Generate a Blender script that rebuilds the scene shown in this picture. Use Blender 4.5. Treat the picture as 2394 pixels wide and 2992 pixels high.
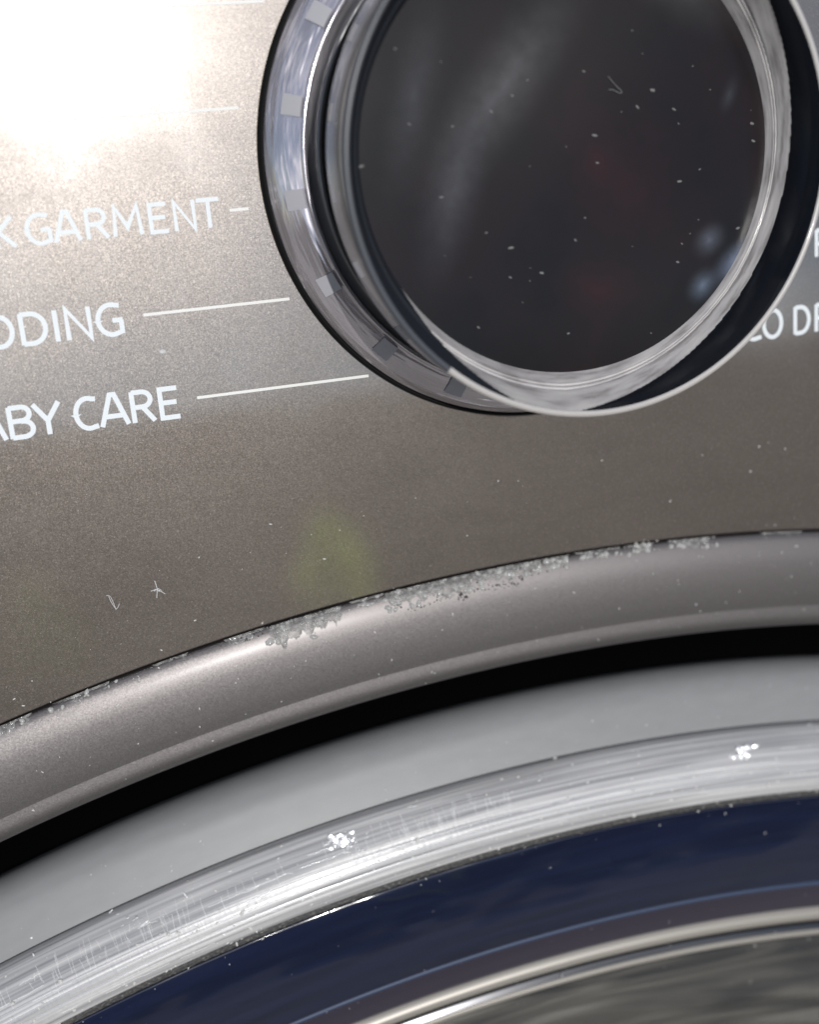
import bpy, math, random
from mathutils import Vector, Matrix
for o in list(bpy.data.objects): bpy.data.objects.remove(o)
sc = bpy.context.scene
COL = sc.collection
rnd = random.Random(7)
R_ = math.radians

# ------------------------------------------------------------------ units
# machine front frame in millimetres: X right, Y down, z out of the panel
EYE_H = 0.80
TILT = R_(20)                       # the machine's front leans back
FR = Matrix.Translation((0, 0, EYE_H)) @ Matrix.Rotation(-TILT, 4, 'X')
def P(X, Y, z=0.0):
    return FR @ Vector((X*1e-3, -z*1e-3, -Y*1e-3))

# ------------------------------------------------------------------ camera
cam_d = bpy.data.cameras.new("camera"); cam = bpy.data.objects.new("camera", cam_d); COL.objects.link(cam)
right = Vector((0.960589, -0.263784, -0.087672))
down = Vector((-0.150997, -0.230362, -0.961319))
fwd = Vector((0.233384, 0.936671, -0.261114))
cam.matrix_world = FR @ Matrix(((right.x, -down.x, -fwd.x, 0), (right.y, -down.y, -fwd.y, -0.115),
                                (right.z, -down.z, -fwd.z, 0), (0, 0, 0, 1)))
cam_d.sensor_fit = 'VERTICAL'; cam_d.sensor_height = 24.0; cam_d.lens = 24.0*3500/2992
cam_d.clip_start = 0.005; cam_d.clip_end = 2000
cam_d.dof.use_dof = True; cam_d.dof.focus_distance = 0.116
cam_d.dof.aperture_fstop = cam_d.lens/2.6
sc.camera = cam

CL = 3.1
# ------------------------------------------------------------------ sky, sun, exposure
SUN = (FR.to_3x3() @ Vector((0.012, -1.0, 0.155))).normalized()       # towards the sun
el = math.asin(SUN.z); az = math.atan2(SUN.x, SUN.y)
w = bpy.data.worlds.new("World"); sc.world = w; w.use_nodes = True
nt = w.node_tree; nt.nodes.clear()
sky = nt.nodes.new("ShaderNodeTexSky"); sky.sky_type = 'NISHITA'; sky.sun_disc = False
sky.sun_elevation = el; sky.sun_rotation = az; sky.altitude = 100; sky.dust_density = 0.25; sky.air_density = 1.0
bg = nt.nodes.new("ShaderNodeBackground"); bg.inputs[1].default_value = 0.08
ow = nt.nodes.new("ShaderNodeOutputWorld")
tc = nt.nodes.new("ShaderNodeTexCoord"); mpg = nt.nodes.new("ShaderNodeMapping"); mpg.inputs['Scale'].default_value = (1, 1, 2.2); mpg.inputs['Location'].default_value = (CL, 0, 0)
cn = nt.nodes.new("ShaderNodeTexNoise"); cn.inputs['Scale'].default_value = 2.6; cn.inputs['Detail'].default_value = 6; cn.inputs['Roughness'].default_value = .55
cr = nt.nodes.new("ShaderNodeValToRGB"); cr.color_ramp.elements[0].position = .50; cr.color_ramp.elements[1].position = .64
mxc = nt.nodes.new("ShaderNodeMixRGB"); mxc.inputs[2].default_value = (17, 17, 17.5, 1)
nt.links.new(tc.outputs['Generated'], mpg.inputs[0]); nt.links.new(mpg.outputs[0], cn.inputs['Vector']); nt.links.new(cn.outputs['Fac'], cr.inputs[0])
nt.links.new(cr.outputs[0], mxc.inputs[0]); nt.links.new(sky.outputs[0], mxc.inputs[1])
nt.links.new(mxc.outputs[0], bg.inputs[0]); nt.links.new(bg.outputs[0], ow.inputs[0])
sd = bpy.data.lights.new("sun", 'SUN'); sd.energy = 3.0; sd.angle = R_(0.53); sd.color = (1.0, 0.98, 0.95)
so = bpy.data.objects.new("sun", sd); COL.objects.link(so)
so.rotation_euler = SUN.to_track_quat('Z', 'Y').to_euler(); so.location = (0, -3, 3)
sc.view_settings.view_transform = 'Standard'; sc.view_settings.look = 'None'
sc.view_settings.exposure = 0.0; sc.view_settings.gamma = 1.0
sc.render.engine = 'CYCLES'
sc.cycles.use_denoising = True
sc.cycles.max_bounces = 10; sc.cycles.sample_clamp_indirect = 6.0

# ------------------------------------------------------------------ material helpers
class M:
    def __init__(s, name):
        s.m = bpy.data.materials.new(name); s.m.use_nodes = True
        s.t = s.m.node_tree; s.b = s.t.nodes['Principled BSDF']
        s.uv = s.t.nodes.new("ShaderNodeTexCoord").outputs['UV']
    def n(s, typ, **kw):
        nd = s.t.nodes.new(typ)
        for k, v in kw.items():
            if k in nd.inputs.keys(): s.put(nd.inputs[k], v)
            else: setattr(nd, k, v)
        return nd
    def put(s, sock, v):
        if hasattr(v, 'is_output'): s.t.links.new(v, sock)
        elif isinstance(v, (tuple, list)) and len(v) == 3 and sock.type == 'RGBA': sock.default_value = (*v, 1)
        else: sock.default_value = v
    def set(s, **kw):
        for k, v in kw.items(): s.put(s.b.inputs[k.replace('_', ' ')], v)
        return s
    def map(s, sx, sy, sz=1, vec=None):
        mp = s.t.nodes.new("ShaderNodeMapping"); mp.inputs['Scale'].default_value = (sx, sy, sz)
        s.t.links.new(vec or s.uv, mp.inputs['Vector']); return mp.outputs[0]
    def noise(s, vec, scale=1, detail=3, rough=.55, dist=0.0):
        nd = s.n("ShaderNodeTexNoise", Scale=scale, Detail=detail, Roughness=rough, Distortion=dist, Vector=vec); return nd.outputs['Fac']
    def ramp(s, fac, stops):
        nd = s.t.nodes.new("ShaderNodeValToRGB"); s.put(nd.inputs[0], fac)
        e = nd.color_ramp.elements
        while len(e) < len(stops): e.new(0.5)
        for q, (p_, c_) in zip(e, stops):
            q.position = p_; q.color = (*c_, 1) if isinstance(c_, (tuple, list)) else (c_, c_, c_, 1)
        return nd.outputs[0]
    def bump(s, h, strength=.3, dist=1e-4, normal=None):
        nd = s.n("ShaderNodeBump", Strength=strength, Distance=dist, Height=h)
        if normal is not None: s.t.links.new(normal, nd.inputs['Normal'])
        return nd.outputs[0]
    def math(s, op, a, b=0.0):
        nd = s.t.nodes.new("ShaderNodeMath"); nd.operation = op; s.put(nd.inputs[0], a); s.put(nd.inputs[1], b); return nd.outputs[0]
    def flakes(s, per_mm, amt):
        """metallic flake normals: every voronoi cell tilts its own way"""
        v = s.n("ShaderNodeTexVoronoi", Scale=1.0, Vector=s.map(per_mm, per_mm))
        sub = s.t.nodes.new("ShaderNodeVectorMath"); sub.operation = 'SUBTRACT'; s.t.links.new(v.outputs['Color'], sub.inputs[0]); sub.inputs[1].default_value = (.5, .5, .5)
        scl = s.t.nodes.new("ShaderNodeVectorMath"); scl.operation = 'SCALE'; s.t.links.new(sub.outputs[0], scl.inputs[0]); scl.inputs['Scale'].default_value = amt
        g = s.t.nodes.new("ShaderNodeNewGeometry")
        add = s.t.nodes.new("ShaderNodeVectorMath"); add.operation = 'ADD'; s.t.links.new(g.outputs['Normal'], add.inputs[0]); s.t.links.new(scl.outputs[0], add.inputs[1])
        nm = s.t.nodes.new("ShaderNodeVectorMath"); nm.operation = 'NORMALIZE'; s.t.links.new(add.outputs[0], nm.inputs[0])
        return nm.outputs[0], v.outputs['Color']

# panel paint: warm grey metallic lacquer with fine flake
m = M("panel_paint"); fn, fc = m.flakes(12.0, 0.075)
val = m.n("ShaderNodeSeparateColor", Color=fc).outputs[0]
m.set(Base_Color=m.ramp(val, [(0, (.107, .090, .077)), (.85, (.130, .111, .096)), (1, (.19, .166, .146))]), Metallic=.50, Roughness=m.ramp(m.noise(m.map(.05, .16), 1, 4, .6, 1.2), [(.3, .325), (.7, .37)]), Normal=fn,
      Coat_Weight=m.ramp(m.noise(m.map(.09, .05), 1, 5, .6, .8), [(.35, .75), (.6, 1.0)]), Coat_Roughness=m.ramp(m.noise(m.map(.12, .07), 1, 4), [(.4, .05), (.7, .10)]), Coat_IOR=2.35)
PANEL = m.m
m = M("cabinet_paint"); m.set(Base_Color=(.25, .24, .23), Roughness=.4); CAB = m.m
m = M("print_white"); m.set(Base_Color=(.62, .66, .685), Roughness=.5); PRINT = m.m
m = M("print_line"); m.set(Base_Color=(.66, .66, .64), Roughness=.5); LINE = m.m
# bezel: satin purple grey metallic
m = M("bezel_paint"); fn, fc = m.flakes(10.0, 0.07)
val = m.n("ShaderNodeSeparateColor", Color=fc).outputs[0]
m.set(Base_Color=m.ramp(val, [(0, (.134, .123, .122)), (1, (.162, .150, .149))]), Metallic=.9, Roughness=.49, Normal=fn, Coat_Weight=.2, Coat_Roughness=.25)
BEZEL = m.m
m = M("rubber_and_gap_shade"); m.set(Base_Color=(.004, .004, .0042), Roughness=.7, Specular_IOR_Level=.15); BLACK = m.m
m = M("rim_plastic"); nz = m.noise(m.map(.35, .9), 1, 4)
m.set(Base_Color=m.ramp(nz, [(.3, (.195, .197, .197)), (.7, (.212, .214, .214))]), Roughness=.42); RIM = m.m
# clear trim: bright polished plastic ring with streaks along the curve
m = M("clear_trim")
n1 = m.noise(m.map(.03, 2.2), 1, 3, .5); n2 = m.noise(m.map(3.0, .25), 1, 3); n3 = m.noise(m.map(2.2, 1.2), 1, 4)
h = m.math('ADD', n1, m.math('MULTIPLY', n2, .45))
m.set(Base_Color=m.ramp(n1, [(.3, (.20, .20, .205)), (.5, (.38, .375, .375)), (.66, (.52, .51, .50))]), Metallic=.12, Specular_IOR_Level=.3, Roughness=m.ramp(n3, [(.35, .30), (.7, .45)]),
      Normal=m.bump(h, .35, 1.2e-4), Coat_Weight=1.0, Coat_Roughness=.05, Coat_IOR=1.7)
CLEAR = m.m
m = M("groove_grey"); m.set(Base_Color=(.05, .05, .055), Roughness=.3); GROOVE = m.m
m = M("joint_grime"); nz = m.noise(m.map(2.5, 4), 1, 4); m.set(Base_Color=m.ramp(nz, [(.45, (.015, .015, .016)), (.62, (.06, .057, .052)), (.76, (.34, .33, .3))]), Roughness=.6, Normal=m.bump(nz, .6, 2e-4)); JOINT = m.m
m = M("clear_ridge"); m.set(Base_Color=(.55, .55, .56), Metallic=.3, Roughness=.22, Coat_Weight=1, Coat_Roughness=.08); RIDGEC = m.m
m = M("navy_glass"); nz = m.noise(m.map(.02, .5), 1, 4)
m.set(Base_Color=m.ramp(nz, [(.3, (.0035, .0055, .017)), (.7, (.008, .013, .036))]), Roughness=.12, Normal=m.bump(m.noise(m.map(.05, .12), 1, 2), .6, 1.5e-3), Coat_Weight=.5, Coat_Roughness=.03); NAVY = m.m
m = M("navy_edge"); m.set(Base_Color=(.018, .014, .028), Roughness=.12, Coat_Weight=1, Coat_Roughness=.03); NAVY2 = m.m
m = M("ridge_blue"); m.set(Base_Color=(.022, .04, .085), Roughness=.5); RIDGE = m.m
m = M("warm_chrome"); m.set(Base_Color=(.30, .28, .25), Metallic=.3, Roughness=.42); WCHROME = m.m
m = M("dark_chrome"); m.set(Base_Color=(.10, .10, .105), Metallic=1, Roughness=.2); DCHROME = m.m
m = M("door_bowl")  # dark and pale reflection streaks painted into the base colour
n1 = m.noise(m.map(.045, .16), 1, 2, .5, 1.0)
m.set(Base_Color=m.ramp(n1, [(.38, (.022, .025, .03)), (.5, (.10, .097, .088)), (.62, (.22, .212, .19))]), Metallic=.4, Roughness=.22,
      Coat_Weight=1, Coat_Roughness=.04, Normal=m.bump(n1, .5, 1.5e-3)); BOWL = m.m
# knob
m = M("knob_chrome"); nz = m.noise(m.map(.25, 1.4), 1, 3)
m.set(Base_Color=(.60, .565, .60), Metallic=.78, Roughness=m.ramp(nz, [(.3, .10), (.7, .20)]), Normal=m.bump(m.noise(m.map(.12, .9), 1, 2), .5, 5e-4), Coat_Weight=.6, Coat_Roughness=.04); KCHROME = m.m
m = M("knob_collar"); nz = m.noise(m.map(.3, 4.0), 1, 3)
m.set(Base_Color=(.16, .16, .165), Metallic=.6, Roughness=.28, Normal=m.bump(nz, .25, 1e-4)); COLLAR = m.m
m = M("indicator_plastic"); m.set(Base_Color=(.34, .335, .36), Roughness=.45); LED = m.m
m = M("lens_side"); nz = m.noise(m.map(.6, .8), 1, 3)
m.set(Base_Color=m.ramp(nz, [(.3, (.10, .10, .09)), (.7, (.24, .24, .22))]), Metallic=.3, Roughness=.2, Coat_Weight=1, Coat_Roughness=.05); LSIDE = m.m
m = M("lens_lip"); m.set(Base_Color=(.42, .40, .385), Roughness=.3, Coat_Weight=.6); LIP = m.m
m = M("shaded_lip"); m.set(Base_Color=(.06, .065, .075), Roughness=.3, Specular_IOR_Level=.3); SHADE_LIP = m.m
m = M("lit_wall"); nz = m.noise(m.map(.22, .8), 1, 4, .55)
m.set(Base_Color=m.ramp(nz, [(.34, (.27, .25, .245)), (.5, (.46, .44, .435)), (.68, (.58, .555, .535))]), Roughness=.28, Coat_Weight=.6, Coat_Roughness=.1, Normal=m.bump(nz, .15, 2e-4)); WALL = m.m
m = M("shaded_wall"); m.set(Base_Color=(.018, .021, .027), Roughness=.5, Specular_IOR_Level=.08); SHADE_WALL = m.m
m = M("black_gloss"); m.set(Base_Color=(.008, .010, .014), Roughness=.06, Coat_Weight=.5, Coat_Roughness=.02); GLOSS = m.m
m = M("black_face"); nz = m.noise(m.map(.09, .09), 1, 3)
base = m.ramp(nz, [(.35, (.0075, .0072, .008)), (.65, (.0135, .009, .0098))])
for (x_, y_, rx_, ry_, q_, col_) in [(2.6, .9, 2.6, 2.9, 0, (.034, .0115, .013)), (5, 3, 12, 9, .5, (.022, .0095, .0105)), (2, 12, 6, 4, .2, (.026, .010, .0115)), (13.4, 8.7, 2.4, 1.8, -.6, (.085, .095, .12)), (16.0, 10.9, 3.8, 1.9, -.7, (.13, .16, .23)), (12.6, 12.8, 2.3, 1.8, -.7, (.10, .125, .17)), (15.7, -4, 1.1, 2.3, .4, (.035, .038, .042)), (-6, -6, 15, 4.5, -.85, (.075, .075, .08)), (-11, 2, 3.5, 11, .35, (.055, .055, .062)), (10, -15, 12, 4.5, .6, (.06, .063, .062)), (-14, -6, 3, 12, .3, (.04, .04, .046))]:  # finger smudges, plus grey reflection streaks and a red glow painted in
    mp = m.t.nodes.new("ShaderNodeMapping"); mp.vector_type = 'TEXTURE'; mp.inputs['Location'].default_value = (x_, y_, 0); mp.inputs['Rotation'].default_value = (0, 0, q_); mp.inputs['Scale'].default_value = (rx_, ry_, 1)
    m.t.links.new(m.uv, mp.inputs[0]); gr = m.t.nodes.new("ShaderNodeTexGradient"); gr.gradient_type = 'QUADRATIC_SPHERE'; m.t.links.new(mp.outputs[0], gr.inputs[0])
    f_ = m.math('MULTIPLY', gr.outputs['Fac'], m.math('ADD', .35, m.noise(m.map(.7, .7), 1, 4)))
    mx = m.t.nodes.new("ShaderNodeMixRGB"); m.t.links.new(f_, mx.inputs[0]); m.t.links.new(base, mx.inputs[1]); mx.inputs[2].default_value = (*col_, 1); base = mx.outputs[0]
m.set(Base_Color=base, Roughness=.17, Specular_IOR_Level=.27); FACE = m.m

# ------------------------------------------------------------------ mesh helpers
def link(name, verts, faces, mat, parent, uvs=None, smooth=True):
    me = bpy.data.meshes.new(name); me.from_pydata([tuple(v) for v in verts], [], faces)
    if uvs:
        uvl = me.uv_layers.new(name="UVMap")
        vi = [0]*len(me.loops); me.loops.foreach_get("vertex_index", vi)
        flat = []
        for k in vi: flat += uvs[k]
        uvl.data.foreach_set("uv", flat)
    me.polygons.foreach_set("use_smooth", [smooth]*len(me.polygons))
    me.materials.append(mat); me.update()
    o = bpy.data.objects.new(name, me); COL.objects.link(o)
    if parent: o.parent = parent
    return o
def empty(name, parent=None):
    o = bpy.data.objects.new(name, None); COL.objects.link(o); o.empty_display_size = .01
    if parent: o.parent = parent
    return o
def tag(o, label=None, cat=None, kind=None, group=None):
    for k, v in (('label', label), ('category', cat), ('kind', kind), ('group', group)):
        if v: o[k] = v
    return o
def crom(pts, n=6):
    """smooth polyline through the points"""
    if len(pts) < 3: return pts
    q = [pts[0]] + list(pts) + [pts[-1]]; out = []
    for i in range(1, len(q)-2):
        for k in range(n):
            t = k/n; p0, p1, p2, p3 = q[i-1:i+3]
            out.append(tuple(.5*(2*b + (c-a)*t + (2*a-5*b+4*c-d)*t*t + (-a+3*b-3*c+d)*t**3) for a, b, c, d in zip(p0, p1, p2, p3)))
    return out + [tuple(pts[-1])]
def lathe(name, centre, profs, mat, parent, n=900, a0=-math.pi, a1=math.pi):
    """profs: list of polylines of (radius, z); centre(z) gives the axis at that height; angle 0 = straight up"""
    V, F, U = [], [], []; full = abs(a1-a0-2*math.pi) < 1e-6
    for pr in profs:
        base = len(V); k = len(pr); L = [0.0]
        for i in range(1, k): L.append(L[-1]+math.hypot(pr[i][0]-pr[i-1][0], pr[i][1]-pr[i-1][1]))
        rm = sum(p[0] for p in pr)/k
        for j in range(n+1):
            a = a0+(a1-a0)*j/n; s, c = math.sin(a), math.cos(a)
            for i, (r, z) in enumerate(pr):
                cx, cy = centre(z)
                V.append(P(cx+r*s, cy-r*c, z)); U.append((a*rm, L[i]))
        for j in range(n):
            for i in range(k-1):
                A = base+j*k+i; B = A+k
                F.append((A, A+1, B+1, B))
    return link(name, V, F, mat, parent, U)

# ------------------------------------------------------------------ ground
gd = M("ground_concrete"); gc = gd.t.nodes.new("ShaderNodeTexCoord").outputs['Object']
nz = gd.noise(gc, 1.7, 6)
gd.set(Base_Color=gd.ramp(nz, [(.3, (.20, .185, .165)), (.7, (.33, .31, .28))]), Roughness=.9)
g = link("ground", [(-400, -400, 0), (400, -400, 0), (400, 400, 0), (-400, 400, 0)], [(0, 1, 2, 3)], gd.m, None, smooth=False)
tag(g, kind='structure')

# two shrubs standing in front of the machine, behind the camera: the panel mirrors them
lf = M("leaf"); lf.set(Base_Color=(.10, .17, .03), Roughness=.5)
tr = lf.t.nodes.new("ShaderNodeBsdfTranslucent"); tr.inputs[0].default_value = (.74, .84, .15, 1)
mxl = lf.t.nodes.new("ShaderNodeMixShader"); mxl.inputs[0].default_value = .8
lf.t.links.new(lf.b.outputs[0], mxl.inputs[1]); lf.t.links.new(tr.outputs[0], mxl.inputs[2]); lf.t.links.new(mxl.outputs[0], lf.t.nodes['Material Output'].inputs[0])
bk = M("bark"); bk.set(Base_Color=(.10, .075, .05), Roughness=.9)
def shrub(x, y, h, wd, n, label):
    root = empty("shrub"); root.location = (x, y, 0); tag(root, label, "shrub", group="shrubs in front of the machine")
    V, F = [], []
    zc, zr = h*.83, h*.17
    for k in range(n):
        d = Vector((rnd.gauss(0, 1), rnd.gauss(0, 1), rnd.gauss(0, 1))).normalized()*(rnd.random()**.33)
        c = Vector((d.x*wd*(.75-.5*d.z), d.y*wd*.6, zc+d.z*zr*1.15)); u = Vector((rnd.gauss(0, 1), rnd.gauss(0, .4), rnd.gauss(0, 1))).normalized(); v = u.cross(Vector((0, 1, 0))).normalized(); s_ = rnd.uniform(.03, .06)
        o = len(V); V += [c-u*s_, c+v*s_*.5, c+u*s_, c-v*s_*.5]; F.append((o, o+1, o+2, o+3))
    link("foliage", V, F, lf.m, root, smooth=False)
    V, F = [], []
    for k in range(7):
        a = 2*math.pi*k/7; 
        for z, r in ((0, .02), (h*.85, .008)): V.append((r*math.cos(a), r*math.sin(a), z))
    for k in range(7): j = (k+1) % 7; F.append((2*k, 2*j, 2*j+1, 2*k+1))
    link("stem", V, F, bk.m, root)
shrub(.79, -4.6, 1.15, .19, 105, "green shrub mirrored as the brighter green blur in the panel above the bezel")
shrub(-.40, -5.2, 1.10, .23, 120, "green shrub mirrored as the dim green blur low on the panel's left side")

wl = M("wall_render"); wc = wl.t.nodes.new("ShaderNodeTexCoord").outputs['Object']; nz = wl.noise(wc, 2.0, 5)
wl.set(Base_Color=wl.ramp(nz, [(.3, (.20, .145, .11)), (.7, (.27, .20, .155))]), Roughness=.9)
V = [(x, y, z) for x in (-9, 9) for y in (-7.2, -7.0) for z in (0, 2.1)]  # wall added behind the camera to darken the panel's mirrored horizon
wobj = link("added_wall", V, [(0, 1, 3, 2), (4, 6, 7, 5), (0, 4, 5, 1), (2, 3, 7, 6), (1, 5, 7, 3)], wl.m, None, smooth=False)
tag(wobj, "unseen brown wall added to darken the reflection in the lower half of the grey panel", "wall")

# ------------------------------------------------------------------ the machine
wm = empty("washing_machine"); wm.location = (0.044, 0.30, 0)
tag(wm, "warm grey metallic front loading laundry machine with black dial above its round door", "washing machine")
bpy.context.view_layer.update()
INV = Matrix.Translation(-Vector(wm.location))
def adopt(o, parent):
    o.parent = parent; o.matrix_parent_inverse = INV if parent is wm else Matrix.Identity(4); return o
DC = (44.1, 269.0)
door_c = lambda z: DC
# front panel: flat sheet with the round door opening, folded edge at the opening
def front_panel():
    V, F, U = [], [], []; n = 720; R0 = 229.72
    x0, x1, y0, y1 = 44-300, 44+300, -95, 755
    rings = []
    def ring(pts):
        b = len(V)
        for (x, y, z) in pts: V.append(P(x, y, z)); U.append((x, y))
        rings.append(b)
    ang = [2*math.pi*j/n for j in range(n)]
    def box(a):
        s, c = math.sin(a), -math.cos(a); t = 1e9
        if s > 1e-9: t = min(t, (x1-DC[0])/s)
        if s < -1e-9: t = min(t, (x0-DC[0])/s)
        if c > 1e-9: t = min(t, (y1-DC[1])/c)
        if c < -1e-9: t = min(t, (y0-DC[1])/c)
        return DC[0]+t*s, DC[1]+t*c
    ring([(*box(a), 0) for a in ang])
    ring([(DC[0]+(R0+.12)*math.sin(a), DC[1]-(R0+.12)*math.cos(a), 0) for a in ang])
    ring([(DC[0]+R0*math.sin(a), DC[1]-R0*math.cos(a), -.1) for a in ang])
    ring([(DC[0]+R0*math.sin(a), DC[1]-R0*math.cos(a), -2.0) for a in ang])
    for a, b in zip(rings, rings[1:]):
        for j in range(n):
            k = (j+1) % n; F.append((a+j, b+j, b+k, a+k))
    o = link("front_panel", V, F, PANEL, None, U, smooth=False)
    return adopt(o, wm)
panel = front_panel()
# cabinet shell behind the panel
cb = []
for x in (44-299, 44+299):
    for y in (-94, 754):
        a = P(x, y, -3); cb += [a, Vector((a.x, .85, a.z))]
cab = link("cabinet", cb, [(0, 1, 3, 2), (4, 6, 7, 5), (0, 4, 5, 1), (2, 3, 7, 6), (1, 5, 7, 3)], CAB, None, smooth=False); adopt(cab, wm)

# ------------------------------------------------------------------ print on the panel
def ribbon(pts, wd, z, closed=False):
    n = len(pts); V = []; F = []
    for i, (x, y) in enumerate(pts):
        a = pts[i-1] if (i > 0 or closed) else None; b = pts[(i+1) % n] if (i < n-1 or closed) else None
        def un(p, q):
            d = math.hypot(q[0]-p[0], q[1]-p[1]) or 1; return ((q[0]-p[0])/d, (q[1]-p[1])/d)
        d1 = un(a, (x, y)) if a else None; d2 = un((x, y), b) if b else None
        d1 = d1 or d2; d2 = d2 or d1
        nx, ny = -(d1[1]+d2[1]), d1[0]+d2[0]; l = math.hypot(nx, ny) or 1; nx /= l; ny /= l
        k = 1/max(.45, nx*-d1[1]+ny*d1[0])
        V += [P(x+nx*wd/2*k, y+ny*wd/2*k, z), P(x-nx*wd/2*k, y-ny*wd/2*k, z)]
    m_ = n if closed else n-1
    for i in range(m_):
        j = (i+1) % n; F.append((2*i, 2*i+1, 2*j+1, 2*j))
    return V, F
def arcp(cx, cy, rx, ry, a, b, n=14):
    return [(cx+rx*math.cos(R_(a+(b-a)*i/n)), cy+ry*math.sin(R_(a+(b-a)*i/n))) for i in range(n+1)]
# strokes on a unit cell: x 0..1, y 0 (baseline) .. 1 (cap)
def glyph(ch):
    if ch == 'A': return [[(0, 0), (.42, 1), (.58, 1), (1, 0)], [(.2, .31), (.8, .31)]]
    if ch == 'B': return [[(.08, 0), (.08, 1)], [(.08, .97), (.5, .97)]+arcp(.55, .755, .32, .215, 90, -90)+[(.1, .54)], [(.5, .52)]+arcp(.58, .275, .36, .245, 90, -90)+[(.08, .03)]]
    if ch == 'C': return [[(1, .93)]+arcp(.62, .5, .56, .48, 70, 180)+arcp(.62, .5, .56, .48, 180, 290)+[(1, .07)]]
    if ch == 'D': return [[(.08, 0), (.08, 1)], [(.08, .97), (.4, .97)]+arcp(.42, .5, .54, .47, 88, -88, 22)+[(.4, .03), (.08, .03)]]
    if ch == 'E': return [[(.98, .965), (.1, .965), (.1, .035), (1, .035)], [(.1, .52), (.9, .52)]]
    if ch == 'G': return [[(.96, .93)]+arcp(.6, .5, .55, .48, 72, 180)+arcp(.6, .5, .55, .48, 180, 275)+[(.97, .1), (.97, .47)], [(.62, .47), (1.03, .47)]]
    if ch == 'I': return [[(.5, 0), (.5, 1)]]
    if ch == 'K': return [[(.08, 0), (.08, 1)], [(.95, 1), (.2, .52), (1, 0)]]
    if ch == 'M': return [[(.02, 0), (.1, 1), (.5, .28), (.9, 1), (.98, 0)]]
    if ch == 'N': return [[(.06, 0), (.06, 1), (.94, 0), (.94, 1)]]
    if ch == 'O': return [arcp(.5, .5, .46, .49, 0, 360, 40)[:-1]+['closed']]
    if ch == 'P': return [[(.08, 0), (.08, 1)], [(.08, .97), (.5, .97)]+arcp(.52, .72, .4, .25, 90, -90)+[(.08, .47)]]
    if ch == 'R': return [[(.08, 0), (.08, 1)], [(.08, .97), (.5, .97)]+arcp(.52, .73, .36, .24, 90, -90)+[(.08, .49)], [(.5, .49), (.98, 0)]]
    if ch == 'T': return [[(0, .965), (1, .965)], [(.5, .965), (.5, 0)]]
    if ch == 'Y': return [[(0, 1), (.5, .44), (1, 1)], [(.5, .46), (.5, 0)]]
def letter(ch, xl, xr, ybase, cap, wd):
    V, F = [], []
    for k, st in enumerate(glyph(ch)):
        cl = st[-1] == 'closed'; st = st[:-1] if cl else st
        pts = [(xl+u*(xr-xl), ybase-v*cap) for u, v in st]
        a, b = ribbon(pts, wd, .030+.003*k, cl); o = len(V)
        V += a; F += [tuple(i+o for i in f) for f in b]
    return link("letter", V, F, PRINT, panel, smooth=False)
for ch, a, b in [('K', -6.9, -5.2), ('G', -4.2, -2.1), ('A', -1.75, .42), ('R', 1.0, 2.95), ('M', 3.45, 5.95), ('E', 6.65, 8.35), ('N', 8.95, 10.9), ('T', 11.1, 13.2)]:
    letter(ch, a, b, 2.05, 2.62, .385)
for ch, a, b in [('B', -13.2, -11.4), ('E', -10.9, -9.4), ('D', -8.85, -6.75), ('D', -6.15, -3.8), ('I', -3.5, -2.4), ('N', -2.1, .18), ('G', .70, 2.95)]:
    letter(ch, a, b, 10.82, 2.85, .44)
for ch, a, b in [('B', -13.8, -11.9), ('A', -11.4, -8.95), ('B', -8.55, -6.3), ('Y', -6.2, -3.88), ('C', -2.6, -.55), ('A', -.25, 2.2), ('R', 2.6, 4.7), ('E', 5.2, 7.05)]:
    letter(ch, a, b, 19.22, 2.95, .46)
for ch, a, b in [('E', 65.0, 66.6), ('C', 67.1, 69.3), ('O', 69.5, 71.8), ('D', 73.25, 75.15), ('R', 75.85, 77.7), ('Y', 77.9, 80.0)]:
    letter(ch, a, b, 19.05, 2.95, .46)
letter('P', 75.85, 77.8, 11.05, 2.85, .44)
for a, b, y in [(-6, 19.5, -17.2), (-4, 16.05, -8.3), (14.1, 15.87, .65), (4.95, 18.76, 9.3), (8.83, 25.75, 17.6)]:
    v, f = ribbon([(a, y), (b, y)], .27, .03); link("index_line", v, f, LINE, panel, smooth=False)

# ------------------------------------------------------------------ control knob
knob = empty("control_knob"); adopt(knob, wm)
kc = lambda z: (43.35, -2.5+.085*z)
NK = 360
lathe("base_gasket", kc, [[(26.1, 0), (26.12, .5)], crom([(26.12, .5), (25.98, .95), (25.75, 1.05), (25.6, .5)])], BLACK, knob, NK)
lathe("indicator_ring", kc, [crom([(25.72, .4), (25.6, 1.3), (24.95, 2.3)]), crom([(24.95, 2.3), (23.8, 3.0), (22.7, 3.4)]),
      crom([(22.7, 3.4), (22.45, 3.65), (22.15, 3.5), (22.05, 2.9)])], KCHROME, knob, NK)
lathe("collar", kc, [crom([(22.1, 2.9), (21.7, 3.3), (21.3, 4.3), (20.9, 4.2), (20.7, 3.6)]), crom([(20.7, 3.6), (20.3, 4.6), (19.7, 4.9), (19.3, 4.4)]), [(19.3, 4.4), (18.9, 6), (18.9, 11.7)]], COLLAR, knob, NK)
for k in range(18):
    a0 = R_(-76.0+20*k-2.2); a1 = R_(-76.0+20*k+2.2); V, F = [], []
    for j in range(7):
        a = a0+(a1-a0)*j/6
        for r, z in ((24.5, 2.72), (23.6, 3.22), (22.85, 3.52)):
            cx, cy = kc(z); V.append(P(cx+r*math.sin(a), cy-r*math.cos(a), z+.05))
    for j in range(6):
        for i in range(2): A = j*3+i; F.append((A, A+1, A+4, A+3))
    link("indicator_window", V, F, LED, knob)
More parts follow.
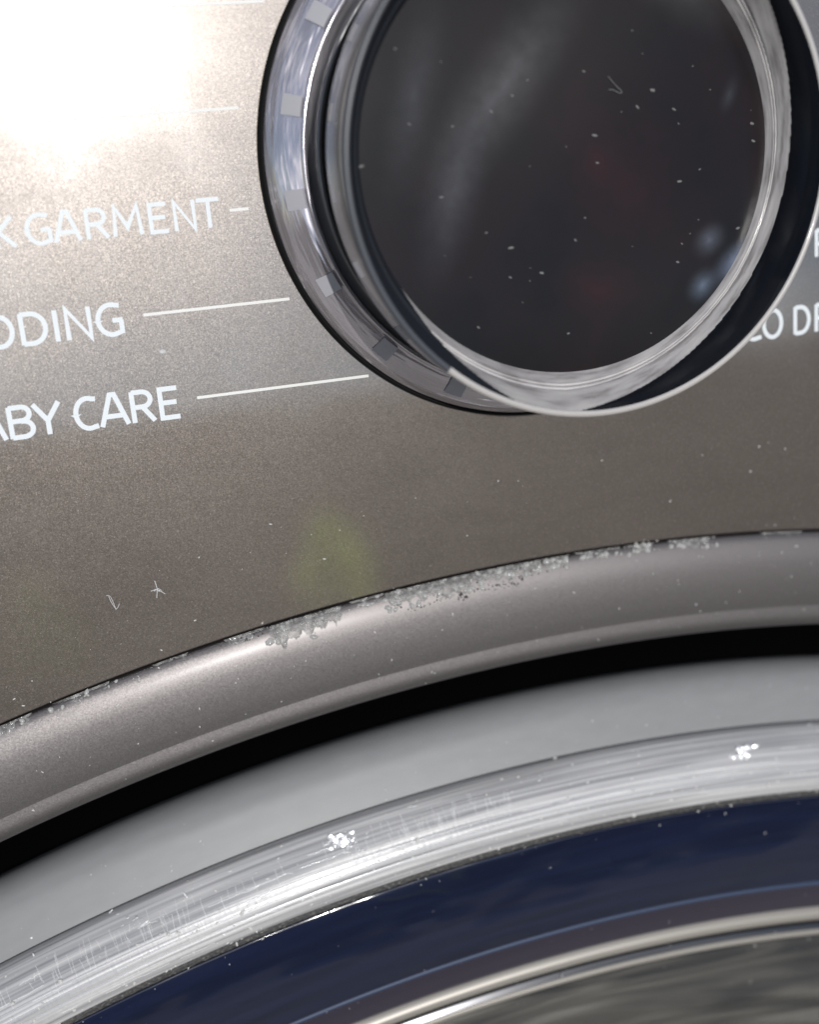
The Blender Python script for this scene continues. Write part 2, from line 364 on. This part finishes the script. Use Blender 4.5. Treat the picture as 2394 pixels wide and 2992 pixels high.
lathe("lens_side", kc, [[(18.8, 11.6), (21.9, 11.6)], crom([(21.9, 11.6), (22.1, 12.0), (22.12, 15), (22.1, 17.5)])], LSIDE, knob, NK)
lip_prof = [crom([(22.1, 17.5), (22.08, 17.85), (21.9, 18.05), (21.65, 18.08), (21.5, 17.95)], 4)]
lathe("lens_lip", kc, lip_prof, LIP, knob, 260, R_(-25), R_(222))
lathe("lens_lip", kc, lip_prof, SHADE_LIP, knob, 100, R_(222), R_(335))  # left arc in a darker copy, its lack of highlight painted in
# stepped well: dark disc, slope with its sunlit and dark sides painted in, then a dark glossy wall up to the lip
def well():
    V, F, U, F3 = [], [], [], []; V2, F2 = [], []; n = 720; ks = 44
    def ecc(z, s, c):
        ex, ey, er = 41.4-.392*(z-10), -3.1+.025*(z-10), 25.23-.24*(z-10); cx, cy = kc(z)
        dx, dy = cx-ex, cy-ey; b = dx*s+dy*c
        return -b+math.sqrt(max(0, b*b-(dx*dx+dy*dy-er*er)))
    for j in range(n+1):
        a = 2*math.pi*j/n; s, c = math.sin(a), -math.cos(a)
        zm = 18.0
        for q in range(60):
            z = 12.4+q*.095; tgt = 19.6+(z-12)*.315
            if ecc(z, s, c) < tgt: zm = z; break
        rm = 19.6+(zm-12)*.315
        for i in range(ks+1):
            u = i/ks; z = 12+(zm-12)*u; r = 19.3+(rm-19.3)*u; g_ = math.exp(-((u-.33)/.05)**2)+.8*math.exp(-((u-.46)/.03)**2); z -= .22*g_*math.sin((u-.33)*60); r += .05*g_
            cc = kc(z); V.append(P(cc[0]+r*s, cc[1]+r*c, z-.05)); U.append((a*20, u*6))
        cm, ct = kc(zm), kc(18)
        for i in range(5):
            u = i/4; z = zm+(17.95-zm)*u; r = rm+(21.52-rm)*u**1.5; cc = kc(z)
            V2.append(P(cc[0]+r*s, cc[1]+r*c, z-.02))
    for j in range(n):
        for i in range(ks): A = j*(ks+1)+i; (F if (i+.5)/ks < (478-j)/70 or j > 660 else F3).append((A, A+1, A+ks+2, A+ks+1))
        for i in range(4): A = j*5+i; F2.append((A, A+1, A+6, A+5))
    link("lit_wall", V, F, WALL, knob, U); link("shaded_wall", V, F3, SHADE_WALL, knob, U); link("lens_wall", V2, F2, GLOSS, knob)
well()
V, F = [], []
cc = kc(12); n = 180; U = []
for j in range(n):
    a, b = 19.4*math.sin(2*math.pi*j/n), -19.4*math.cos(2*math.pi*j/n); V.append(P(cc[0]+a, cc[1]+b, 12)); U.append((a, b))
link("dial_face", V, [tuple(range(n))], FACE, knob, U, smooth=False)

# ------------------------------------------------------------------ door surround and door
lathe("door_bezel", door_c, [crom([(229.45, -1.6), (229.4, -.25), (229.0, .22), (228.2, .54), (227.2, .78), (226, .93), (224.3, 1.0), (222.4, .95), (220.9, .82)]),
      crom([(220.9, .80), (219.6, .86), (218.8, .66), (218.4, .2), (218.2, -1), (218.1, -4), (218.1, -12)])], BEZEL, None, 1080)
adopt(bpy.data.objects["door_bezel"], wm)
lathe("door_gap_shade", door_c, [[(229.9, -2.1), (219.1, -2.1)], [(218.1, -12), (218.1, -60), (208, -60)], [(210.8, -60), (212.1, -10), (212.3, -5.2)]], BLACK, None, 720)  # gap sides coloured near black to stand for its deep shade
adopt(bpy.data.objects["door_gap_shade"], wm)
door = empty("door"); adopt(door, wm)
lathe("rim", door_c, [crom([(212.1, -6.5), (212.5, -4.8), (212.4, -3.4), (211.8, -2.1), (210.7, -1.1), (209, -.2), (206.7, .9)])], RIM, door, 1080)
lathe("trim_groove", door_c, [crom([(206.95, .75), (206.7, .5), (206.4, .9)])], GROOVE, door, 1080)
def ripple(pr):
    out = []; L = 0
    for i, (r, z) in enumerate(pr):
        if i: L += math.hypot(r-pr[i-1][0], z-pr[i-1][1])
        e = min(1, i/6, (len(pr)-1-i)/6)
        out.append((r, z+e*(.004*math.sin(2*math.pi*L/.62+.6)+.014*math.sin(2*math.pi*L/1.5+1))))
    return out
TRIM = [crom([(206.5, .7), (206.4, 1.6), (206.1, 2.1)]), ripple(crom([(206.1, 2.1), (205.1, 3.3), (204.1, 4.15), (203.1, 4.7), (202.1, 5.02), (201.1, 5.2), (200.4, 5.25), (199.95, 5.15), (199.7, 4.8)], 14))]
lathe("clear_trim", door_c, TRIM, CLEAR, door, 1440)
for rr in (203.35, 202.55, 201.75):
    zz = next(z0+(z1-z0)*(rr-r0)/(r1-r0) for (r1, z1), (r0, z0) in zip(TRIM[1], TRIM[1][1:]) if r0 <= rr <= r1)
    lathe("trim_ridge", door_c, [[(rr+.075*math.cos(q), zz-.015+.06*math.sin(q)) for q in [math.pi*k/6 for k in range(7)]]], RIDGEC, door, 1440)
lathe("trim_joint", door_c, [crom([(199.75, 4.9), (199.5, 5.0), (199.0, 5.05)])], JOINT, door, 1080)
lathe("navy_band", door_c, [crom([(199.2, 5.2), (198.7, 5.35), (195, 5.6), (191, 5.6), (188.0, 5.1)])], NAVY, door, 1080)
lathe("ridge_line", door_c, [crom([(188.05, 5.05), (187.85, 5.2), (187.6, 5.18), (187.4, 4.95)])], RIDGE, door, 1080)
lathe("navy_edge", door_c, [crom([(187.45, 4.98), (186, 4.7), (184.0, 4.2)])], NAVY2, door, 1080)
lathe("chrome_ring", door_c, [crom([(184.2, 3.6), (184.05, 4.3), (183.3, 4.75), (182.5, 4.5), (182.2, 3.9)])], WCHROME, door, 1080)
lathe("inner_groove", door_c, [crom([(182.3, 3.9), (181.6, 3.6), (180.8, 3.9)])], DCHROME, door, 1080)
lathe("inner_ring", door_c, [crom([(180.9, 3.7), (180.6, 4.1), (180.1, 4.0), (179.9, 3.5)])], WCHROME, door, 1080)
lathe("glass_bowl", door_c, [crom([(180.0, 3.6), (178, 2.6), (172, .2), (160, -6), (135, -22), (90, -38), (45, -44), (0.5, -46)])], BOWL, door, 720)

# ------------------------------------------------------------------ grime, dust and lint
from mathutils import noise as mn
PROF = [(240, 0), (229.8, 0), (229.4, -.25), (229.0, .22), (228.2, .54), (227.2, .78), (226, .93), (224.3, 1.0), (222.4, .95), (220.9, .8), (219.6, .86), (218.8, .66)]
PROF2 = [(211.8, -2.1), (210.7, -1.1), (209, -.2), (206.7, .9)] + [(206.4, 1.6)] + TRIM[1][1:] + [(199.2, 5.4), (198.7, 5.35), (195, 5.6), (191, 5.6), (188.0, 5.1), (186, 4.7), (184, 4.2), (182, 4.4), (180, 3.6), (178, 2.6), (172, .2), (165, -3.3), (160, -6)]
def surf(x, y):
    """height of the machine's front at (x, y), None over the open gap"""
    r = math.hypot(x-DC[0], y-DC[1])
    for pr in (PROF, PROF2):
        for (r1, z1), (r0, z0) in zip(pr, pr[1:]):
            if r0 <= r <= r1 and r1 > r0: return z0+(z1-z0)*(r-r0)/(r1-r0)
    return None
def polar(xa, rr):
    th = math.asin((xa-DC[0])/229.4); return DC[0]+rr*math.sin(th), DC[1]-rr*math.cos(th)
m = M("dried_residue"); oc = m.t.nodes.new("ShaderNodeTexCoord").outputs['Object']
nz = m.noise(m.map(2200, 2200, 2200, oc), 1, 5, .65)
m.set(Base_Color=m.ramp(nz, [(.28, (.13, .127, .123)), (.45, (.33, .325, .31)), (.7, (.52, .51, .495))]), Roughness=.26, Coat_Weight=.7, Coat_Roughness=.1, Normal=m.bump(nz, .8, 2.5e-4), Alpha=m.ramp(m.noise(m.map(1300, 1300, 1300, oc), 1, 4), [(.35, .2), (.65, .75)])); CRUST = m.m
m = M("grit_and_dark_edges"); m.set(Base_Color=(.05, .05, .048), Roughness=.35); GRIT_EDGES = m.m
m = M("dust"); m.set(Base_Color=(.52, .51, .49), Roughness=.7); DUST = m.m
m = M("lens_dust"); m.set(Base_Color=(.15, .15, .148), Roughness=.7); LDUST = m.m
m = M("lint"); m.set(Base_Color=(.55, .55, .55), Roughness=.8); LINT = m.m
def dx(p): return -15.0+p*.0528            # photo column along the seam -> mm
REG = [(0, 70, 1.0, .18), (110, 220, .6, .16), (300, 372, .45, .2), (440, 525, .8, .14), (520, 672, 2.3, .5), (690, 760, .8, .12), (760, 925, 2.0, .34),
       (915, 1045, 1.7, .36), (1040, 1150, 1.25, .40), (1165, 1265, .7, .22), (1275, 1345, .9, .26), (1375, 1485, 1.0, .30), (1590, 1690, .5, .16)]
def residue():
    V, F, ix = [], [], {}
    st = .06; nx_ = int(96/st); ny_ = int(3.6/st); x0 = -18.0
    for i in range(nx_):
        xa = x0+i*st; wd = 0; th = 0
        for a, b, ww, tt in REG:
            xa0, xb0 = dx(a), dx(b); e = min(xa-xa0, xb0-xa)
            if e > -.2:
                k = max(0, min(1, (e+.2)/.8)); k = k*k*(3-2*k)
                if ww*k > wd: wd = ww*k; th = tt
        if wd <= 0: continue
        wd *= .75+.75*mn.noise((xa*.9, 3.1, 0))*1.0+.25*mn.noise((xa*3.1, 9.1, 0))
        for j in range(ny_):
            d = j*st; rr = 229.55-d; x, y = polar(xa, rr)
            f = (wd-d)/.4+.9*mn.noise((xa*1.1, d*1.1, 4))+.25*mn.noise((xa*3.2, d*3.2, 2))
            if f <= 0: continue
            t = th*min(1, f/1.3)**.7*(.55+.55*abs(mn.noise((xa*2.2, d*2.6, 7)))+.45*max(0, mn.noise((xa*6, d*6, 1))))
            z = surf(x, y) or 0
            ix[(i, j)] = len(V); V.append(P(x, y, max(z, -.1 if d < .5 else z)+t*1.15+.008))
    for (i, j), a in ix.items():
        q = (ix.get((i+1, j)), ix.get((i+1, j+1)), ix.get((i, j+1)))
        if None not in q: F.append((a, q[0], q[1], q[2]))
    o = link("dried_residue", V, F, CRUST, None)
    tag(o, "crusty pale grey dried residue along the top edge of the curved bezel", kind='stuff')
residue()
def lump(V, F, c, n, t1, t2, a, b, h):
    """small faceted lump on a surface point c with normal n and two tangents"""
    o = len(V); k = 6; ph = rnd.random()*6
    for i in range(k):
        q = ph+2*math.pi*i/k; f = rnd.uniform(.75, 1.2); V.append(c+t1*(a*f*math.cos(q))+t2*(b*f*math.sin(q)))
    for i in range(k):
        q = ph+2*math.pi*i/k; f = rnd.uniform(.4, .7); V.append(c+t1*(a*f*math.cos(q))+t2*(b*f*math.sin(q))+n*(h*rnd.uniform(.6, 1)))
    V.append(c+n*h*1.1)
    for i in range(k):
        j = (i+1) % k; F.append((o+i, o+j, o+k+j, o+k+i)); F.append((o+k+i, o+k+j, o+2*k))
NRM = FR.to_3x3() @ Vector((0, -1, 0)); TX = Vector((1, 0, 0)); TY = FR.to_3x3() @ Vector((0, 0, 1))
def scatter(name, pts, mat, label, hh=.5):
    V, F = [], []
    for (x, y, z, a, b, q) in pts:
        t1 = TX*math.cos(q)+TY*math.sin(q); t2 = -TX*math.sin(q)+TY*math.cos(q)
        lump(V, F, P(x, y, z-.01), NRM, t1, t2, a*1e-3, b*1e-3, min(a, b)*hh*1e-3)
    return tag(link(name, V, F, mat, None, smooth=False), label, kind='stuff')
def beads():
    V, F = [], []
    for k in range(230):
        a, b, ww, tt = rnd.choice(REG[4:12]+REG[6:9]+[(0, 300, .8, .2)]); xa = dx(rnd.uniform(a, b)); d = rnd.uniform(.05, ww*.95)**1.0; x, y = polar(xa, 229.4-d)
        s_ = rnd.choice([.08, .12, .16, .22, .32, .4])*(.7+tt); q = rnd.random()*3; t1 = TX*math.cos(q)+TY*math.sin(q); t2 = -TX*math.sin(q)+TY*math.cos(q)
        lump(V, F, P(x, y, (surf(x, y) or 0)+.02), NRM, t1, t2, s_*1e-3*1.2, s_*.8e-3, s_*.8e-3)
    tag(link("residue_beads", V, F, BEAD, None), "small glassy lumps of dried residue beading along the bezel's top edge", kind='stuff')
m = M("residue_bead"); m.set(Base_Color=(.36, .355, .34), Roughness=.18, Coat_Weight=1, Coat_Roughness=.08, Subsurface_Weight=.0); BEAD = m.m
beads()
pts = []  # dark lumps for grit and for the residue's refracted dark edges
for k in range(150):
    c_ = rnd.choice([(770, 930, 1.2, 2.3), (905, 925, 1.6, 2.4), (935, 1045, .9, 2.1), (950, 1045, 1.3, 2.1), (420, 560, .1, .6), (1050, 1150, .5, 1.3)])
    xa = dx(rnd.uniform(c_[0], c_[1])); x, y = polar(xa, 229.4-rnd.uniform(c_[2], c_[3])); s_ = rnd.uniform(.05, .15)
    pts.append((x, y, (surf(x, y) or 0)+.02, s_, s_*rnd.uniform(.5, 1), rnd.random()*3))
scatter("grit_and_dark_edges", pts, GRIT_EDGES, "dark grit and painted dark refraction edges in the pale residue on the bezel", 1.2)
# pale dust over panel, bezel, rim, trim and glass
pts = []
while len(pts) < 900:
    x, y = rnd.uniform(-18, 78), rnd.uniform(-18, 108); z = surf(x, y)
    if z is None or math.hypot(x-43.4, y+2) < 26.5: continue
    r = math.hypot(x-DC[0], y-DC[1])
    p_ = .12 if r > 229.5 else .45 if r > 217 else .26 if r > 206.7 else .9 if r > 199 else .14 if r > 180 else .12
    if rnd.random() > p_: continue
    s_ = rnd.choice([.045, .05, .06, .08, .12]) if r > 207 or r < 199 else rnd.choice([.05, .07, .1, .16])
    pts.append((x, y, z, s_*rnd.uniform(.8, 1.9), s_*.7, rnd.random()*3.1))
scatter("dust_specks", pts, DUST, "fine pale dust specks scattered over the grey panel, bezel and door", .5)
# dust on the dial face: measured specks and a few more
pts = []
for (px, py, s_) in [(1253, 285, .28), (1432, 382, .24), (1585, 260, .26), (1588, 297, .24), (1343, 225, .26), (1142, 575, .24), (1077, 522, .3), (1258, 343, .2), (1555, 480, .25), (1428, 552, .22), (1230, 150, .2), (1420, 230, .22), (1430, 260, .14), (1035, 235, .2), (760, 350, .28), (930, 415, .22), (1375, 190, .3), (1212, 505, .18), (1650, 330, .2)]:
    # photo column/row -> dial face, by the camera's own perspective
    ray = cam.matrix_world.to_3x3() @ Vector(((px*1.388-1197)/3500, -(py*1.388-1496)/3500, -1)); lo = FR.inverted() @ cam.matrix_world.translation; ld = FR.to_3x3().inverted() @ ray
    t = (-.01205-lo.y)/ld.y; h_ = lo+ld*t
    pts.append((h_.x*1e3, -h_.z*1e3, 12.03, s_, s_*.45, rnd.uniform(-1, .4)))
while len(pts) < 52:
    r, a = 19*math.sqrt(rnd.random()), rnd.random()*6.283; s_ = rnd.uniform(.07, .17)
    pts.append((43.4+r*math.cos(a), -1.5+r*math.sin(a), 12.02, s_, s_*.5, rnd.uniform(-1, .5)))
scatter("dial_dust", pts, LDUST, "grey dust specks lying on the black face of the dial", .4)
# white drops and drips dried on the clear trim
pts = []
for k in range(70):
    xa = rnd.choice([rnd.uniform(-22, 10), rnd.uniform(-22, 74)]); th = (xa-44)/203; rr = rnd.uniform(199.8, 204.5)
    x, y = DC[0]+rr*math.sin(th), DC[1]-rr*math.cos(th); s_ = rnd.choice([.08, .1, .12, .18, .28])
    pts.append((x, y, (surf(x, y) or 5)+.02, s_*1.2, s_*.8, rnd.random()*3))
scatter("dried_droplets", pts, DUST, "white dried droplets on the clear ring around the door glass", .7)
def pick(px, py, z):
    """point of the machine's front seen at a place of the photograph (1725 wide), at height z"""
    ray = cam.matrix_world.to_3x3() @ Vector(((px*1.388-1197)/3500, -(py*1.388-1496)/3500, -1)); lo = FR.inverted() @ cam.matrix_world.translation; ld = FR.to_3x3().inverted() @ ray
    t = (-z*1e-3-lo.y)/ld.y; h_ = lo+ld*t
    return h_.x*1e3, -h_.z*1e3
# fine scuffs across the upper half of the clear ring, and long scratches along it
def scuffs():
    V, F = [], []
    def strip(pl, wd):
        o = len(V)
        for i, (r, th, dz) in enumerate(pl):
            x, y = DC[0]+r*math.sin(th), DC[1]-r*math.cos(th); z = (surf(x, y) or 3)+dz
            p0, p1 = pl[max(i-1, 0)], pl[min(i+1, len(pl)-1)]; tx = (p1[1]-p0[1])*200; tr_ = p1[0]-p0[0]; l = math.hypot(tx, tr_) or 1
            nr, nt_ = tx/l*wd/2, -tr_/l*wd/2
            for sg, h in ((-1, -.02), (0, .035), (1, -.02)):
                r2, t2 = r+sg*nr, th+sg*nt_/200; V.append(P(DC[0]+r2*math.sin(t2), DC[1]-r2*math.cos(t2), z+h))
        for i in range(len(pl)-1):
            for k in range(2): A = o+3*i+k; F.append((A, A+1, A+4, A+3))
    def th_of(px): return (-21+px*.0565-44)/204
    for (a, b, n_) in [(120, 420, 46), (430, 560, 8), (640, 860, 26), (850, 1010, 26), (0, 110, 8)]:
        for k in range(n_):
            t0 = th_of(rnd.uniform(a, b)); r0 = rnd.uniform(204.6, 205.9); L_ = rnd.uniform(.5, 1.9); sk = rnd.uniform(-.0012, .0012)
            strip([(r0-L_*q/4, t0+sk*q/4+rnd.uniform(-1, 1)*.0002, 0) for q in range(5)], rnd.uniform(.025, .06))
    for k in range(34):
        t0 = th_of(rnd.uniform(-40, 1700)); r0 = rnd.uniform(200.2, 205.4); L_ = rnd.uniform(1, 7)/204
        strip([(r0+rnd.uniform(-.03, .03)+.1*q/8*rnd.uniform(-1, 1), t0+L_*q/8, 0) for q in range(9)], rnd.uniform(.02, .05))
    return tag(link("scuff_marks", V, F, WHITE, None), "fine white scuffs and scratches across the clear ring of the door", kind='stuff')
m = M("dried_white"); m.set(Base_Color=(.74, .74, .74), Roughness=.16, Coat_Weight=1, Coat_Roughness=.05); WHITE = m.m
scuffs()
pts = []
gl = []
for (px, py, a, b, q, n_) in [(708, 1752, 1.0, .75, .5, 9), (722, 1778, .9, .7, .9, 9), (745, 1790, .8, .35, .5, 5), (690, 1770, .6, .15, .2, 2), (770, 1760, .5, .1, .9, 2), (1130, 1622, .5, .12, .2, 1), (1143, 1640, .55, .15, .2, 1), (1140, 1658, .55, .13, .2, 1), (1560, 1588, .9, .6, .1, 7),
        (285, 1930, .7, .15, .3, 4), (300, 1945, .6, .12, .3, 3), (388, 1868, .15, .6, .25, 1), (393, 1885, .13, .5, .15, 1), (66, 1975, .2, .35, .1, 1), (72, 2000, .08, .9, .1, 1), (240, 1918, .5, .12, .4, 2), (470, 1972, .35, .1, -.6, 2), (482, 1985, .35, .1, .7, 2), (540, 1960, .1, .4, .2, 1),
        (640, 1895, .4, .1, .3, 2), (1075, 1750, .3, .12, .2, 1), (1330, 1640, .8, .1, .2, 1), (860, 1690, .5, .08, .3, 2)]:
    for k in range(n_):
        jt = 1.9 if n_ > 3 else 1; qx, qy, z = px+rnd.uniform(-8, 8)*(n_ > 1)*jt, py+rnd.uniform(-7, 7)*(n_ > 1)*jt, 4.0
        for it in range(6): x, y = pick(qx, qy, z); z = surf(x, y) or z
        (gl if (n_ > 3 or 1120 < px < 1150 or px > 1500) else pts).append((x, y, z, a*rnd.uniform(.5, 1)*(1.15 if n_ > 5 else .8), b*rnd.uniform(.6, 1)*(1.15 if n_ > 5 else .8), q+rnd.uniform(-.2, .2)))
scatter("dried_drips", pts, WHITE, "glossy white dried drips and scuffs on the clear door ring", .35)
m = M("glint_white"); m.set(Base_Color=(.85, .85, .86), Metallic=.6, Roughness=.30); GLINT = m.m  # added chips tilted to mirror the sun, standing in for bright glints
HALF = (SUN + (cam.matrix_world.translation-P(30, 62, 3)).normalized()).normalized()
V, F = [], []
for (x, y, z, a, b, q) in gl:
    for k in range(8):
        n_ = (HALF+Vector((rnd.gauss(0, 1), rnd.gauss(0, 1), rnd.gauss(0, 1)))*.10).normalized(); t1 = (TX-n_*TX.dot(n_)).normalized(); t2 = n_.cross(t1)
        c_ = P(x+rnd.gauss(0, .42), y+rnd.gauss(0, .22), z); lump(V, F, c_, n_, t1*math.cos(.25)+t2*math.sin(.25), t2*math.cos(.25)-t1*math.sin(.25), a*.62e-3*(g_ := rnd.uniform(.12, .8)**1.3), b*.62e-3*g_, .04e-3)
tag(link("sun_glint_chips", V, F, GLINT, None), "added clusters of tilted white chips standing in for sun glints on the clear door ring", kind='stuff')
def fibre(name, strokes, label, cat, wd=.05):
    V, F = [], []
    for st in strokes:
        st = crom([(a, b, c) for a, b, c in st], 4); o = len(V)
        for i, (x, y, z) in enumerate(st):
            q = st[min(i+1, len(st)-1)]; p_ = st[max(i-1, 0)]; d = (P(*q)-P(*p_)).normalized(); u = d.cross(NRM).normalized(); v = u.cross(d)
            for k in range(5):
                a = 2*math.pi*k/5; V.append(P(x, y, z)+(u*math.cos(a)+v*math.sin(a))*wd*.5e-3)
        for i in range(len(st)-1):
            for k in range(5): F.append((o+i*5+k, o+i*5+(k+1) % 5, o+i*5+5+(k+1) % 5, o+i*5+5+k))
    return tag(link(name, V, F, LINT, None), label, cat)
x, y = 2.45, 35.81
fibre("lint_fluff", [[(x-.1, y-.9, .06), (x, y-.3, .2), (x, y+.1, .12), (x-.15, y+.9, .06)], [(x-.6, y+.1, .06), (x, y, .2), (x+.45, y+.35, .15), (x+.7, y+.6, .06)],
      [(x-.3, y+.15, .08), (x+.1, y-.1, .25), (x+.4, y+.2, .08)], [(x-.2, y-.05, .1), (x+.2, y+.15, .2), (x+.1, y+.25, .1)]], "white star shaped tuft of lint stuck on the grey panel", "lint", .085)
x, y = -1.9, 36.42
fibre("lint_fibre", [[(x-.5, y-.8, .06), (x-.2, y-.75, .15), (x, y-.2, .1), (x+.2, y+.8, .06)], [(x-.3, y-.7, .06), (x-.1, y, .15), (x+.25, y+.7, .06), (x+.6, y+.2, .1)]],
      "thin pale hooked lint fibre on the panel, left of the star shaped tuft", "fibre", .06)
V, F = [], []; lump(V, F, P(6.18, 12.89, .0), NRM, TX, TY, .34e-3, .24e-3, .25e-3)
tag(link("crumb", V, F, LINT, None), "single white crumb on the panel between the two lowest lines of lettering", "crumb")
fx = lambda px, py: (*pick(px, py, 12.1), 12.1)
fibre("lint_hair", [[fx(1281, 161), fx(1295, 178), fx(1309, 192), fx(1306, 196), fx(1290, 189), fx(1282, 189)]], "small pale V shaped fibre lying on the black dial face", "fibre", .075)
bpy.data.objects["lint_hair"].data.materials[0] = LDUST
